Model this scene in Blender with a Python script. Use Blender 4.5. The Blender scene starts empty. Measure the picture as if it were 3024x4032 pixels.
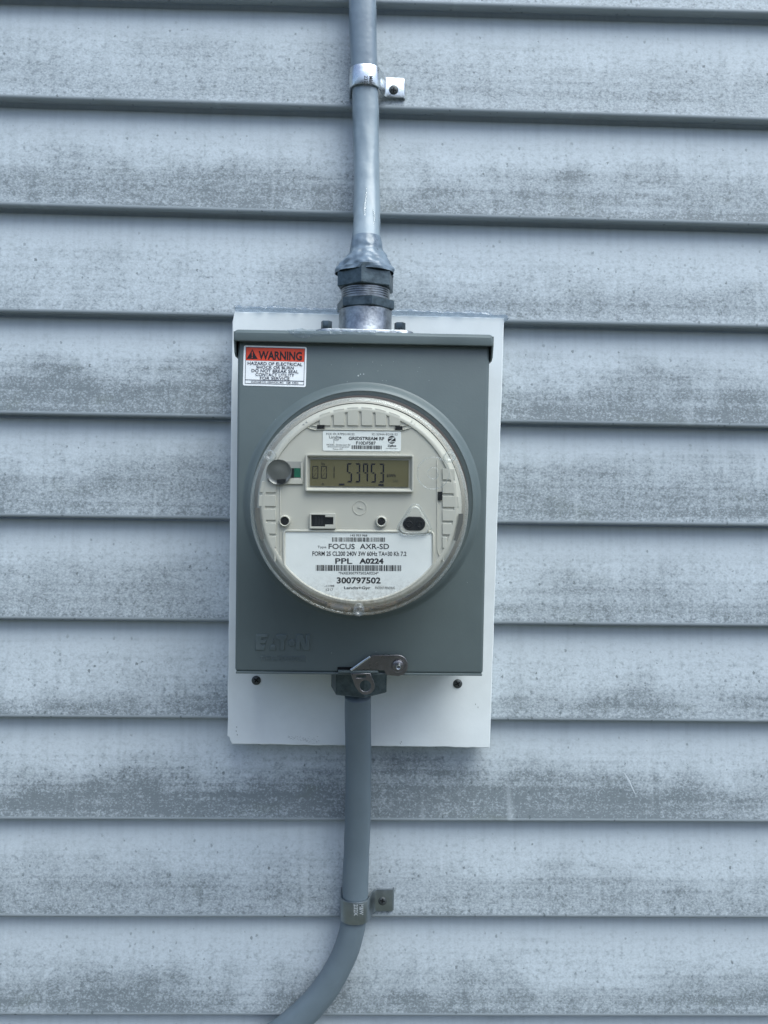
import bpy, bmesh, math, random
from mathutils import Vector, Matrix, noise
random.seed(7)
R = math.radians
sc = bpy.context.scene
C = sc.collection

# ---------------------------------------------------------------- camera, sky, sun, exposure
F = 2912.0; CAM_D = 0.735                     # focal length in photograph pixels, distance to the wall plane (y = 0)
PITCH, YAW, ROLL = -0.03542, -0.02358, 0.01583
base = Matrix(((1, 0, 0), (0, 0, -1), (0, 1, 0)))
CAM_R = Matrix.Rotation(YAW, 3, 'Z') @ base @ Matrix.Rotation(PITCH, 3, 'X') @ Matrix.Rotation(ROLL, 3, 'Z')
cam = bpy.data.cameras.new('camera'); cam_o = bpy.data.objects.new('camera', cam); C.objects.link(cam_o)
cam.sensor_fit = 'VERTICAL'; cam.sensor_height = 24.0; cam.lens = F / 4032 * 24.0
cam.clip_start = 0.01; cam.clip_end = 500
cam_o.matrix_world = Matrix.Translation((0, -CAM_D, 0)) @ CAM_R.to_4x4()
sc.camera = cam_o

SUN_DIR = Vector((0.42, -0.50, 1.15)).normalized()    # towards the light: high, to the right, in front of the wall
sun_el = math.asin(SUN_DIR.z); sun_az = math.atan2(SUN_DIR.x, SUN_DIR.y)
world = bpy.data.worlds.new('World'); sc.world = world; world.use_nodes = True
wn = world.node_tree.nodes; wl = world.node_tree.links
sky = wn.new('ShaderNodeTexSky'); sky.sky_type = 'NISHITA'; sky.sun_disc = False
sky.sun_elevation = sun_el; sky.sun_rotation = sun_az; sky.dust_density = 2.5; sky.ozone_density = 1.5
wl.new(sky.outputs[0], wn['Background'].inputs[0]); wn['Background'].inputs[1].default_value = 0.12
sun = bpy.data.lights.new('sun', 'SUN'); sun.energy = 1.5; sun.angle = R(50); sun.color = (0.80, 0.945, 0.97)
sun_o = bpy.data.objects.new('sun', sun); C.objects.link(sun_o)
sun_o.rotation_euler = SUN_DIR.to_track_quat('Z', 'Y').to_euler()
sc.view_settings.view_transform = 'Standard'; sc.view_settings.look = 'None'
sc.view_settings.exposure = 1.10; sc.view_settings.gamma = 1.0; sc.view_settings.use_curve_mapping = False
sc.cycles.max_bounces = 10; sc.cycles.transparent_max_bounces = 16


def W(px, py, y):
    """A photograph pixel seen at depth plane y, as a world point."""
    d = CAM_R @ Vector(((px - 1512) / F, (2016 - py) / F, -1.0))
    t = (y + CAM_D) / d.y
    return Vector((0, -CAM_D, 0)) + d * t


def S(y): return (CAM_D + y) / F               # metres per photograph pixel at depth y


# ---------------------------------------------------------------- objects
def thing(name, label, cat, loc=(0, 0, 0), group=None):
    o = bpy.data.objects.new(name, None); C.objects.link(o)
    o.location = loc; o.empty_display_size = 0.02
    o['label'] = label; o['category'] = cat
    if group: o['group'] = group
    return o


def world_loc(o):
    v = Vector(o.location); p = o.parent
    while p: v += Vector(p.location); p = p.parent
    return v


def link(name, me, mat, parent=None, smooth=None, label=None):
    o = bpy.data.objects.new(name, me); C.objects.link(o)
    if mat: me.materials.clear(); me.materials.append(mat)
    if parent is not None:
        o.parent = parent; me.transform(Matrix.Translation(-world_loc(parent)))
    if smooth is not None:
        me.shade_smooth() if smooth >= 180 else smooth_by_angle(me, smooth)
    if label: o['label'] = label
    return o


def smooth_by_angle(me, ang):
    bm = bmesh.new(); bm.from_mesh(me)
    for f in bm.faces: f.smooth = True
    for e in bm.edges:
        if len(e.link_faces) == 2 and e.calc_face_angle(0) > R(ang): e.smooth = False
    bm.to_mesh(me); bm.free()


def from_bm(bm, name='mesh'):
    me = bpy.data.meshes.new(name); bmesh.ops.recalc_face_normals(bm, faces=bm.faces)
    bm.to_mesh(me); bm.free(); return me


def grid_mesh(rows, close_u=False, close_v=False, cap=False):
    """rows: list of rings of points -> mesh"""
    n = len(rows); m = len(rows[0]); vs = [p for r in rows for p in r]; fs = []
    for i in range(n if close_v else n - 1):
        for j in range(m if close_u else m - 1):
            a = i * m + j; b = i * m + (j + 1) % m; c = ((i + 1) % n) * m + (j + 1) % m; d = ((i + 1) % n) * m + j
            fs.append((a, b, c, d))
    if cap:
        fs.append(tuple(range(m))); fs.append(tuple((n - 1) * m + j for j in range(m)))
    me = bpy.data.meshes.new('grid'); me.from_pydata([tuple(v) for v in vs], [], fs)
    bm = bmesh.new(); bm.from_mesh(me); bmesh.ops.remove_doubles(bm, verts=bm.verts, dist=1e-6)
    bmesh.ops.recalc_face_normals(bm, faces=bm.faces); bm.to_mesh(me); bm.free()
    return me


def lathe_y(prof, cx, cz, seg=96, wob=0.0):
    rows = []
    for r, y in prof:
        rows.append([(cx + r * math.cos(2 * math.pi * k / seg), y, cz + r * math.sin(2 * math.pi * k / seg)) for k in range(seg)])
    return grid_mesh(rows, close_u=True)


def lathe_z(prof, cx, cy, seg=64, disp=None):
    rows = []
    for r, z in prof:
        row = []
        for k in range(seg):
            a = 2 * math.pi * k / seg; rr = r
            if disp: rr += disp(r, z, a)
            row.append((cx + rr * math.cos(a), cy + rr * math.sin(a), z))
        rows.append(row)
    return grid_mesh(rows, close_u=True)


def box_mesh(x0, x1, y0, y1, z0, z1, bev=0.0, seg=2):
    bm = bmesh.new(); bmesh.ops.create_cube(bm, size=1)
    for v in bm.verts:
        v.co = Vector((x0 if v.co.x < 0 else x1, y0 if v.co.y < 0 else y1, z0 if v.co.z < 0 else z1))
    if bev: bmesh.ops.bevel(bm, geom=bm.edges[:], offset=bev, segments=seg, affect='EDGES', profile=0.5)
    return from_bm(bm)


def hex_prism(R_, th0, z0, z1, cx, cy, hole=0, ch=0.0012):
    """hex ring, axis z; th0 = angle of a corner from the direction facing the camera, in degrees"""
    rows = []
    rin = hole if hole else 0.001
    def ring(r, z, hexy=True):
        out = []
        for k in range(6):
            a0 = R(th0 + 60 * k); a1 = R(th0 + 60 * (k + 1))
            p0 = Vector((math.sin(a0), -math.cos(a0))); p1 = Vector((math.sin(a1), -math.cos(a1)))
            for s in range(6):
                p = p0.lerp(p1, s / 6)
                if not hexy: p = p.normalized()
                out.append((cx + p.x * r, cy + p.y * r, z))
        return out
    rc = R_ * 0.93
    rows = [ring(rin, z0, False), ring(R_ * .965, z0), ring(R_, z0 + ch * .7), ring(R_, z1 - ch * .7), ring(R_ * .965, z1), ring(rin, z1, False)]
    return grid_mesh(rows, close_u=True, close_v=True)


def sweep(path, wid, dep, seg=28, wob=0.0, seed=0, power=2.0, lump=0.0):
    """oval tube through a list of points lying in planes parallel to the wall; wid/dep: half sizes (lists or numbers)"""
    pts = [Vector(p) for p in path]
    dense = []; ws = []; ds = []
    n = len(pts); SUB = 14
    getw = (lambda i: wid[i]) if isinstance(wid, (list, tuple)) else (lambda i: wid)
    getd = (lambda i: dep[i]) if isinstance(dep, (list, tuple)) else (lambda i: dep)
    for i in range(n - 1):
        p0 = pts[max(i - 1, 0)]; p1 = pts[i]; p2 = pts[i + 1]; p3 = pts[min(i + 2, n - 1)]
        for s in range(SUB):
            t = s / SUB
            dense.append(0.5 * ((2 * p1) + (-p0 + p2) * t + (2 * p0 - 5 * p1 + 4 * p2 - p3) * t * t + (-p0 + 3 * p1 - 3 * p2 + p3) * t ** 3))
            ws.append(getw(i) * (1 - t) + getw(i + 1) * t); ds.append(getd(i) * (1 - t) + getd(i + 1) * t)
    dense.append(pts[-1]); ws.append(getw(n - 1)); ds.append(getd(n - 1))
    rows = []
    for i, p in enumerate(dense):
        tg = (dense[min(i + 1, len(dense) - 1)] - dense[max(i - 1, 0)]).normalized()
        side = tg.cross(Vector((0, 1, 0))).normalized(); dn = side.cross(tg).normalized()
        w = ws[i] * (1 + wob * noise.noise(Vector((seed, i * 0.13, 0)))); d = ds[i]
        row = []
        for k in range(seg):
            a = 2 * math.pi * k / seg
            ca, sa = math.cos(a), math.sin(a)
            ca = math.copysign(abs(ca) ** (2 / power), ca); sa = math.copysign(abs(sa) ** (2 / power), sa)
            q = p + side * (ca * w) + dn * (sa * d)
            if lump: q += (side * ca + dn * sa) * lump * noise.noise(Vector((q.x * 180, q.y * 180, q.z * 45 + seed)))
            row.append(q)
        rows.append(row)
    return grid_mesh(rows, close_u=True, cap=True)


def curve_mesh(polys, depth=0.0, bevel=0.0, bres=1, offset=0.0):
    """flat filled outlines (x, z world pairs, even-odd holes) -> mesh with thickness, local z = out of the sheet"""
    cu = bpy.data.curves.new('c', 'CURVE'); cu.dimensions = '2D'; cu.fill_mode = 'BOTH' if (depth or bevel) else 'FRONT'
    for pl in polys:
        sp = cu.splines.new('POLY'); sp.points.add(len(pl) - 1); sp.use_cyclic_u = True
        for p, q in zip(sp.points, pl): p.co = (q[0], q[1], 0, 1)
    cu.extrude = max(depth / 2 - bevel, 0); cu.bevel_depth = bevel; cu.bevel_resolution = bres; cu.offset = offset - bevel
    o = bpy.data.objects.new('tmp', cu); C.objects.link(o)
    dg = bpy.context.evaluated_depsgraph_get()
    me = bpy.data.meshes.new_from_object(o.evaluated_get(dg)); bpy.data.objects.remove(o); bpy.data.curves.remove(cu)
    return me


def plate(polys_px, y, depth=0.0008, bevel=0.0, bres=1):
    """outline given in photograph pixels, standing at front plane y, going back by depth"""
    polys = [[(W(px, py, y).x, W(px, py, y).z) for px, py in pl] for pl in polys_px]
    me = curve_mesh(polys, depth, bevel, bres)
    for v in me.vertices:
        x, z, o = v.co; v.co = (x, y + depth / 2 - o, z)
    return me


def rot(pts, ang, c=None):
    if c is None: c = (sum(p[0] for p in pts) / len(pts), sum(p[1] for p in pts) / len(pts))
    ca, sa = math.cos(ang), math.sin(ang)
    return [(c[0] + (x - c[0]) * ca - (y - c[1]) * sa, c[1] + (x - c[0]) * sa + (y - c[1]) * ca) for x, y in pts]


def rrect(x0, y0, x1, y1, r=0.0, n=4, ang=0.0):
    if r <= 0: p = [(x0, y0), (x1, y0), (x1, y1), (x0, y1)]
    else:
        p = []
        for cx, cy, a0 in ((x1 - r, y0 + r, -90), (x1 - r, y1 - r, 0), (x0 + r, y1 - r, 90), (x0 + r, y0 + r, 180)):
            for k in range(n + 1):
                a = R(a0 + 90 * k / n); p.append((cx + r * math.cos(a), cy + r * math.sin(a)))
    return rot(p, ang, ((x0 + x1) / 2, (y0 + y1) / 2)) if ang else p


def circ(cx, cy, r, n=32, a0=0, a1=360):
    full = (a1 - a0 == 360)
    return [(cx + r * math.cos(R(a0 + (a1 - a0) * k / (n if full else n - 1))), cy + r * math.sin(R(a0 + (a1 - a0) * k / (n if full else n - 1)))) for k in range(n)]


def text_mesh(items, y, lift=0.00012, ang=0.0, pivot=None, extrude=0.0, bevel=0.0):
    """items: (string, x0, y0, x1, y1, boldness[, turn in degrees]) boxes in photograph pixels; returns one mesh of print at plane y"""
    bm = bmesh.new()
    for it in items:
        s, x0, y0, x1, y1, bold = it[:6]; turn = it[6] if len(it) > 6 else 0
        cu = bpy.data.curves.new('t', 'FONT'); cu.body = s; cu.size = 1; cu.offset = bold; cu.resolution_u = 3
        if extrude: cu.extrude = 0.05; cu.bevel_depth = bevel
        o = bpy.data.objects.new('tmp', cu); C.objects.link(o)
        dg = bpy.context.evaluated_depsgraph_get()
        me = bpy.data.meshes.new_from_object(o.evaluated_get(dg)); bpy.data.objects.remove(o); bpy.data.curves.remove(cu)
        xs = [v.co.x for v in me.vertices]; ys = [v.co.y for v in me.vertices]
        ax, bx, ay, by = min(xs), max(xs), min(ys), max(ys)
        cx, cy = (x0 + x1) / 2, (y0 + y1) / 2
        w, h = (x1 - x0, y1 - y0) if not turn else (y1 - y0, x1 - x0)
        for v in me.vertices:
            u = ((v.co.x - ax) / (bx - ax) - .5) * w; q = -((v.co.y - ay) / (by - ay) - .5) * h
            if turn: t = R(turn); u, q = u * math.cos(t) - q * math.sin(t), u * math.sin(t) + q * math.cos(t)
            px, py = cx + u, cy + q
            px, py = rot([(px, py)], ang, pivot or (cx, cy))[0]
            p = W(px, py, y)
            v.co = (p.x, y - lift - (v.co.z * extrude / 0.05 if extrude else 0), p.z)
        bm.from_mesh(me); bpy.data.meshes.remove(me)
    me = bpy.data.meshes.new('print'); bm.to_mesh(me); bm.free()
    return me


def barcode(x0, y0, x1, y1, y, ang=0.0, seed=1, mod=1.6, lift=0.00012):
    rnd = random.Random(seed); vs = []; fs = []; x = x0; c = ((x0 + x1) / 2, (y0 + y1) / 2)
    while x < x1:
        w = mod * rnd.choice((1, 1, 2, 3)); e = min(x + w, x1)
        for q in rot([(x, y0), (e, y0), (e, y1), (x, y1)], ang, c):
            p = W(q[0], q[1], y); vs.append((p.x, y - lift, p.z))
        n = len(vs); fs.append((n - 4, n - 3, n - 2, n - 1)); x = e + mod * rnd.choice((1, 1, 1.6, 2.2))
    me = bpy.data.meshes.new('bars'); me.from_pydata(vs, [], fs); return me


def join(*mes):
    bm = bmesh.new()
    for m in mes: bm.from_mesh(m)
    me = bpy.data.meshes.new('joined'); bm.to_mesh(me); bm.free(); return me


# ---------------------------------------------------------------- materials
def M(name, col, rough=0.5, metal=0.0, spec=0.5, coat=0.0, bump=None, var=None, coatr=0.1):
    """bump: (scale, strength m, detail); var: (scale, amount) darkens / lightens by noise"""
    m = bpy.data.materials.new(name); m.use_nodes = True; nt = m.node_tree; b = nt.nodes['Principled BSDF']
    b.inputs['Base Color'].default_value = (*col, 1); b.inputs['Roughness'].default_value = rough
    b.inputs['Metallic'].default_value = metal; b.inputs['Specular IOR Level'].default_value = spec
    b.inputs['Coat Weight'].default_value = coat; b.inputs['Coat Roughness'].default_value = coatr
    geo = nt.nodes.new('ShaderNodeNewGeometry')
    if var:
        n = nt.nodes.new('ShaderNodeTexNoise'); n.inputs['Scale'].default_value = var[0]; n.inputs['Detail'].default_value = 5
        n.inputs['Roughness'].default_value = 0.65
        nt.links.new(geo.outputs['Position'], n.inputs['Vector'])
        mr = nt.nodes.new('ShaderNodeMapRange'); mr.inputs[1].default_value = .3; mr.inputs[2].default_value = .7
        mr.inputs[3].default_value = 1 - var[1]; mr.inputs[4].default_value = 1 + var[1]
        nt.links.new(n.outputs[0], mr.inputs[0])
        mx = nt.nodes.new('ShaderNodeVectorMath'); mx.operation = 'SCALE'; mx.inputs[0].default_value = col
        nt.links.new(mr.outputs[0], mx.inputs['Scale']); nt.links.new(mx.outputs[0], b.inputs['Base Color'])
        mr2 = nt.nodes.new('ShaderNodeMapRange'); mr2.inputs[1].default_value = .3; mr2.inputs[2].default_value = .7
        mr2.inputs[3].default_value = max(rough - .08, 0.02); mr2.inputs[4].default_value = min(rough + .08, 1)
        nt.links.new(n.outputs[0], mr2.inputs[0]); nt.links.new(mr2.outputs[0], b.inputs['Roughness'])
    if bump:
        n = nt.nodes.new('ShaderNodeTexNoise'); n.inputs['Scale'].default_value = bump[0]; n.inputs['Detail'].default_value = bump[2] if len(bump) > 2 else 2
        nt.links.new(geo.outputs['Position'], n.inputs['Vector'])
        bp = nt.nodes.new('ShaderNodeBump'); bp.inputs['Strength'].default_value = 1.0; bp.inputs['Distance'].default_value = bump[1]
        nt.links.new(n.outputs[0], bp.inputs['Height']); nt.links.new(bp.outputs[0], b.inputs['Normal'])
        if coat: nt.links.new(bp.outputs[0], b.inputs['Coat Normal'])
    return m


def clear_mat(name, tint=(1, 1, 1), haze=0.04, rough=0.03, ior=1.5, bump=None, hazecol=(.75, .8, .85), dirt=None):
    m = bpy.data.materials.new(name); m.use_nodes = True; nt = m.node_tree; N = nt.nodes; L = nt.links
    N.remove(N['Principled BSDF'])
    tr = N.new('ShaderNodeBsdfTransparent'); tr.inputs[0].default_value = (*tint, 1)
    gl = N.new('ShaderNodeBsdfGlossy'); gl.inputs['Roughness'].default_value = rough; gl.inputs[0].default_value = (1, 1, 1, 1)
    fr = N.new('ShaderNodeFresnel'); g0 = N.new('ShaderNodeNewGeometry')      # a thin shell: the same reflectance from both sides
    io = N.new('ShaderNodeMapRange'); io.inputs[3].default_value = ior; io.inputs[4].default_value = 1 / ior
    L.new(g0.outputs['Backfacing'], io.inputs[0]); L.new(io.outputs[0], fr.inputs[0])
    df = N.new('ShaderNodeBsdfTranslucent'); df.inputs[0].default_value = (*hazecol, 1)
    dd = N.new('ShaderNodeBsdfDiffuse'); dd.inputs[0].default_value = (*hazecol, 1)
    mh = N.new('ShaderNodeMixShader'); mh.inputs[0].default_value = .5; L.new(df.outputs[0], mh.inputs[1]); L.new(dd.outputs[0], mh.inputs[2])
    m1 = N.new('ShaderNodeMixShader'); m1.inputs[0].default_value = haze; L.new(tr.outputs[0], m1.inputs[1]); L.new(mh.outputs[0], m1.inputs[2])
    m2 = N.new('ShaderNodeMixShader'); L.new(fr.outputs[0], m2.inputs[0]); L.new(m1.outputs[0], m2.inputs[1]); L.new(gl.outputs[0], m2.inputs[2])
    out = m2
    if bump or dirt: geo = N.new('ShaderNodeNewGeometry')
    if bump:
        n = N.new('ShaderNodeTexNoise'); n.inputs['Scale'].default_value = bump[0]; n.inputs['Detail'].default_value = 3
        L.new(geo.outputs['Position'], n.inputs['Vector'])
        bp = N.new('ShaderNodeBump'); bp.inputs['Distance'].default_value = bump[1]; L.new(n.outputs[0], bp.inputs['Height'])
        L.new(bp.outputs[0], gl.inputs['Normal']); L.new(bp.outputs[0], fr.inputs['Normal'])
    if dirt:                                   # grime collected low inside the cover: dirt = (z_top, z_bottom, centre x)
        sx = N.new('ShaderNodeSeparateXYZ'); L.new(geo.outputs['Position'], sx.inputs[0])
        r1 = N.new('ShaderNodeMapRange'); r1.inputs[1].default_value = dirt[0]; r1.inputs[2].default_value = dirt[1]; L.new(sx.outputs[2], r1.inputs[0])
        n = N.new('ShaderNodeTexNoise'); n.inputs['Scale'].default_value = 260; n.inputs['Detail'].default_value = 6; n.inputs['Roughness'].default_value = .75
        L.new(geo.outputs['Position'], n.inputs['Vector'])
        r2 = N.new('ShaderNodeMapRange'); r2.inputs[1].default_value = .42; r2.inputs[2].default_value = .66; L.new(n.outputs[0], r2.inputs[0])
        mu = N.new('ShaderNodeMath'); mu.operation = 'MULTIPLY'; L.new(r1.outputs[0], mu.inputs[0]); L.new(r2.outputs[0], mu.inputs[1])
        mu2 = N.new('ShaderNodeMath'); mu2.operation = 'MULTIPLY'; L.new(mu.outputs[0], mu2.inputs[0]); mu2.inputs[1].default_value = .75
        dt = N.new('ShaderNodeBsdfDiffuse'); dt.inputs[0].default_value = (.16, .13, .09, 1)
        m3 = N.new('ShaderNodeMixShader'); L.new(mu2.outputs[0], m3.inputs[0]); L.new(m2.outputs[0], m3.inputs[1]); L.new(dt.outputs[0], m3.inputs[2]); out = m3
    L.new(out.outputs[0], N['Material Output'].inputs[0])
    return m


def siding_mat():
    m = bpy.data.materials.new('chalky_vinyl'); m.use_nodes = True; nt = m.node_tree; N = nt.nodes; L = nt.links
    b = N['Principled BSDF']; b.inputs['Roughness'].default_value = .62; b.inputs['Specular IOR Level'].default_value = .35
    geo = N.new('ShaderNodeNewGeometry')
    h = N.new('ShaderNodeAttribute'); h.attribute_type = 'GEOMETRY'; h.attribute_name = 'course_height'
    def oa(name):
        a = N.new('ShaderNodeAttribute'); a.attribute_type = 'OBJECT'; a.attribute_name = name; return a.outputs['Fac']
    def vec(sx, sy, sz, off=None):
        v = N.new('ShaderNodeVectorMath'); v.operation = 'MULTIPLY'; L.new(geo.outputs['Position'], v.inputs[0]); v.inputs[1].default_value = (sx, sy, sz)
        if off is not None:
            a = N.new('ShaderNodeVectorMath'); a.operation = 'ADD'; L.new(v.outputs[0], a.inputs[0])
            cmb = N.new('ShaderNodeCombineXYZ'); L.new(off, cmb.inputs[1]); L.new(cmb.outputs[0], a.inputs[1]); return a.outputs[0]
        return v.outputs[0]
    def nz(v, det=3, rough=.5):
        n = N.new('ShaderNodeTexNoise'); n.inputs['Scale'].default_value = 1; n.inputs['Detail'].default_value = det; n.inputs['Roughness'].default_value = rough
        L.new(v, n.inputs['Vector']); return n.outputs[0]
    def mr(x, a, c, d=0., e=1., smooth=False):
        n = N.new('ShaderNodeMapRange'); n.inputs[1].default_value = a; n.inputs[2].default_value = c; n.inputs[3].default_value = d; n.inputs[4].default_value = e
        if smooth: n.interpolation_type = 'SMOOTHSTEP'
        L.new(x, n.inputs[0]); return n.outputs[0]
    def mt(op, x, y, clamp=False):
        n = N.new('ShaderNodeMath'); n.operation = op; n.use_clamp = clamp
        for i, q in enumerate((x, y)):
            if isinstance(q, (int, float)): n.inputs[i].default_value = q
            else: L.new(q, n.inputs[i])
        return n.outputs[0]
    seed = oa('wear_seed')
    patch = nz(vec(5.5, 0, 14, seed), 3, .55)               # where along a course the weathering lies
    streak = nz(vec(3.0, 0, 170, seed), 3, .6)              # long level streaks
    fine = nz(vec(430, 430, 560), 3, .6)                   # 1 to 2 mm blotches
    fine2 = nz(vec(900, 900, 1100), 2, .5)
    edge = mt('ADD', mt('SUBTRACT', h.outputs['Fac'], oa('wear_line')), mt('ADD', mt('ADD', mr(patch, .25, .75, -.26, .26), mr(nz(vec(17, 0, 15, seed), 4, .6), .25, .75, -.22, .22)), mr(streak, .3, .7, -.05, .05)))
    wear = mr(edge, -.24, .36, 0, 1, True)
    wear = mt('MULTIPLY', wear, oa('wear_level'))
    grit = mr(nz(vec(620, 620, 700), 3, .7), .3, .7, .78, 1.14)
    wear = mt('MULTIPLY', wear, grit)
    # chalk grains: light flecks that survive in the worn band
    grain = mr(fine, .50, .70)
    grain2 = mr(fine2, .50, .72)
    fleck = mt('MAXIMUM', grain, mt('MULTIPLY', grain2, .75))
    bands = mr(nz(vec(1.6, 0, 95, seed), 4, .6), .32, .68, .62, 1.12)     # wiped-looking level bands inside the worn part
    wear = mt('MULTIPLY', wear, bands)
    smud = mr(nz(vec(26, 0, 60, seed), 5, .65), .35, .65, .75, 1.12)
    wear = mt('MULTIPLY', wear, smud)
    worn = mt('MULTIPLY', wear, mt('SUBTRACT', 1.0, mt('MULTIPLY', fleck, .50)))
    blot = nz(vec(210, 210, 250), 4, .7)
    mottled = mt('ADD', mt('MULTIPLY', mr(fine, .60, .35), mr(h.outputs['Fac'], .12, .5, 0.0, .24)), mt('ADD', mt('MULTIPLY', mr(blot, .50, .30), mr(h.outputs['Fac'], .10, .40, .03, .42)), mt('MULTIPLY', mr(streak, .5, .7), mr(h.outputs['Fac'], .1, .3, 0, .08))))
    mottled = mt('ADD', mottled, mr(nz(vec(150, 0, 9, seed), 3, .6), .45, .75, 0, .13))   # faint upright runs of chalk
    dk = mt('ADD', worn, mottled, True)
    colm = N.new('ShaderNodeMix'); colm.data_type = 'RGBA'
    lipm = mr(h.outputs['Fac'], .972, .962)                   # the rolled lip and its underside take one even darker grey
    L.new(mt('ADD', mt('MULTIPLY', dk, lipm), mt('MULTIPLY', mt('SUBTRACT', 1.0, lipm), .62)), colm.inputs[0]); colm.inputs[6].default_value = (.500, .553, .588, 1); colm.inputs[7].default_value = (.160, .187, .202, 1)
    # greenish-brown tint of mildew in patches
    til = nz(vec(22, 0, 40, seed), 4, .6)
    worn = mt('MULTIPLY', worn, mr(fine2, .3, .7, .80, 1.10))
    mil = mt('MULTIPLY', mr(til, .58, .72), mt('MULTIPLY', worn, .45))
    colg = N.new('ShaderNodeMix'); colg.data_type = 'RGBA'; L.new(mil, colg.inputs[0]); L.new(colm.outputs[2], colg.inputs[6]); colg.inputs[7].default_value = (.13, .155, .13, 1)
    # sparse dark specks
    vo = N.new('ShaderNodeTexVoronoi'); vo.inputs['Scale'].default_value = 1; L.new(vec(175, 175, 140), vo.inputs['Vector'])
    vo.inputs['Randomness'].default_value = 1
    wob = mr(fine2, .3, .7, -.09, .09)
    sx = N.new('ShaderNodeSeparateColor'); L.new(vo.outputs['Color'], sx.inputs[0])
    rad = mr(sx.outputs[0], .55, 1.0, 0.0, .27)
    spk = mr(mt('SUBTRACT', rad, mt('ADD', vo.outputs['Distance'], wob)), 0.0, .05)
    spk = mt('MULTIPLY', spk, mt('MULTIPLY', mr(h.outputs['Fac'], .13, .26), mr(sx.outputs[1], 0, 1, .25, .75)))
    cols = N.new('ShaderNodeMix'); cols.data_type = 'RGBA'; L.new(spk, cols.inputs[0]); L.new(colg.outputs[2], cols.inputs[6]); cols.inputs[7].default_value = (.09, .11, .115, 1)
    # rinsed bright runs and scuffs
    run = nz(vec(60, 0, 6, seed), 2, .5)
    rn = mt('MULTIPLY', mr(run, .66, .78), .35)
    colr = N.new('ShaderNodeMix'); colr.data_type = 'RGBA'; L.new(rn, colr.inputs[0]); L.new(cols.outputs[2], colr.inputs[6]); colr.inputs[7].default_value = (.56, .61, .64, 1)
    # grime lying on the underside of each lap
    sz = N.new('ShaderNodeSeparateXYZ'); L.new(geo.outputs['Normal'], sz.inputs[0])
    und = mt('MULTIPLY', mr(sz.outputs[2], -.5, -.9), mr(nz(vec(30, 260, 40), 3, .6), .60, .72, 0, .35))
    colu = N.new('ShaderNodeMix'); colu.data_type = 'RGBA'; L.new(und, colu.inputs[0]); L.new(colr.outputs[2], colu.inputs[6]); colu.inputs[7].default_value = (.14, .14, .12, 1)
    L.new(colu.outputs[2], b.inputs['Base Color'])
    bp = N.new('ShaderNodeBump'); bp.inputs['Distance'].default_value = .00012
    L.new(mt('ADD', fine, mt('MULTIPLY', nz(vec(8, 0, 120, seed), 2), 1.2)), bp.inputs['Height']); L.new(bp.outputs[0], b.inputs['Normal'])
    return m


SID = siding_mat()
BOARD = M('white_painted_board', (.72, .755, .755), .5, spec=.4, var=(14, .07), bump=(420, .00006, 3))
BOXM = M('grey_enamel', (.103, .130, .131), .42, spec=.5, var=(13, .08), bump=(700, .00006, 2))
CABLE = M('grey_cable_jacket', (.130, .168, .195), .48, spec=.5, var=(40, .06), bump=(90, .0002, 3))
SEALED = M('silicone_coated_jacket', (.215, .27, .31), .42, spec=.45, coat=.35, coatr=.22, var=(70, .08), bump=(55, .0007, 3))
BEIGE = M('beige_plastic', (.49, .478, .415), .45, spec=.45, bump=(1500, .00003))
BEIGED = M('beige_plastic_inner', (.30, .30, .275), .55, spec=.4)
CLIPD = M('smoky_grey_clip', (.11, .11, .098), .5)
BLACK = M('black_plastic', (.008, .009, .010), .35, spec=.5)
DARK = M('painted_void_shade', (.006, .007, .008), .8, spec=.2)  # flat dark colour painted in place of the shade inside recesses and slots
RUBBER = M('brown_gasket', (.055, .042, .036), .6)
LCD = M('olive_display_glass', (.120, .109, .056), .4, spec=.2, var=(25, .04))
SEG = M('display_segment', (.006, .007, .014), .6, spec=.15)
SEGF = M('faint_display_segment', (.055, .055, .032), .4)
PCB = M('green_circuit_board', (.004, .10, .055), .4, var=(300, .3))
PAPER = M('label_paper', (.75, .77, .74), .38, spec=.5, bump=(45, .0006, 2))
STICK = M('white_sticker', (.90, .92, .92), .35, spec=.5)
RED = M('orange_red_print', (.72, .075, .035), .35)
INK = M('black_print', (.012, .013, .016), .45)
NAVY = M('navy_print', (.012, .016, .045), .45)
ZINC = M('zinc_cast', (.27, .285, .30), .36, metal=1.0, var=(140, .45), bump=(420, .0002, 4))
ZINCD = M('dull_zinc', (.085, .110, .122), .40, metal=.85, var=(160, .40), bump=(300, .0002, 4))
STEEL = M('galvanised_strap', (.62, .65, .66), .30, metal=1.0, var=(160, .15), bump=(200, .00025, 3))
STEELD = M('stainless_latch', (.22, .21, .215), .32, metal=1.0, var=(120, .18), bump=(350, .0001, 2))
SCREW = M('grey_coated_screw', (.060, .068, .070), .5, metal=.3)
COVER = clear_mat('clear_polycarbonate', (.99, .99, .98), .02, .03, 1.36, dirt=(-.062, -.09))
CLIPM = clear_mat('clear_moulding', (.93, .94, .93), .09, .06, 1.5)
GEL = clear_mat('clear_silicone', (.80, .84, .88), .30, .10, 1.45, bump=(160, .0012), hazecol=(.42, .48, .54))
GELT = clear_mat('thick_silicone', (.60, .66, .74), .62, .12, 1.45, bump=(110, .0018), hazecol=(.30, .36, .43))
GRASS = M('dry_lawn', (.15, .155, .125), .9, var=(3, .35), bump=(60, .02, 4))

# ---------------------------------------------------------------- ground
bm = bmesh.new(); bmesh.ops.create_grid(bm, x_segments=8, y_segments=8, size=120)
me = from_bm(bm); me.transform(Matrix.Translation((0, -118, -1.45)))
ground = link('ground', me, GRASS); ground['kind'] = 'structure'

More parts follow.
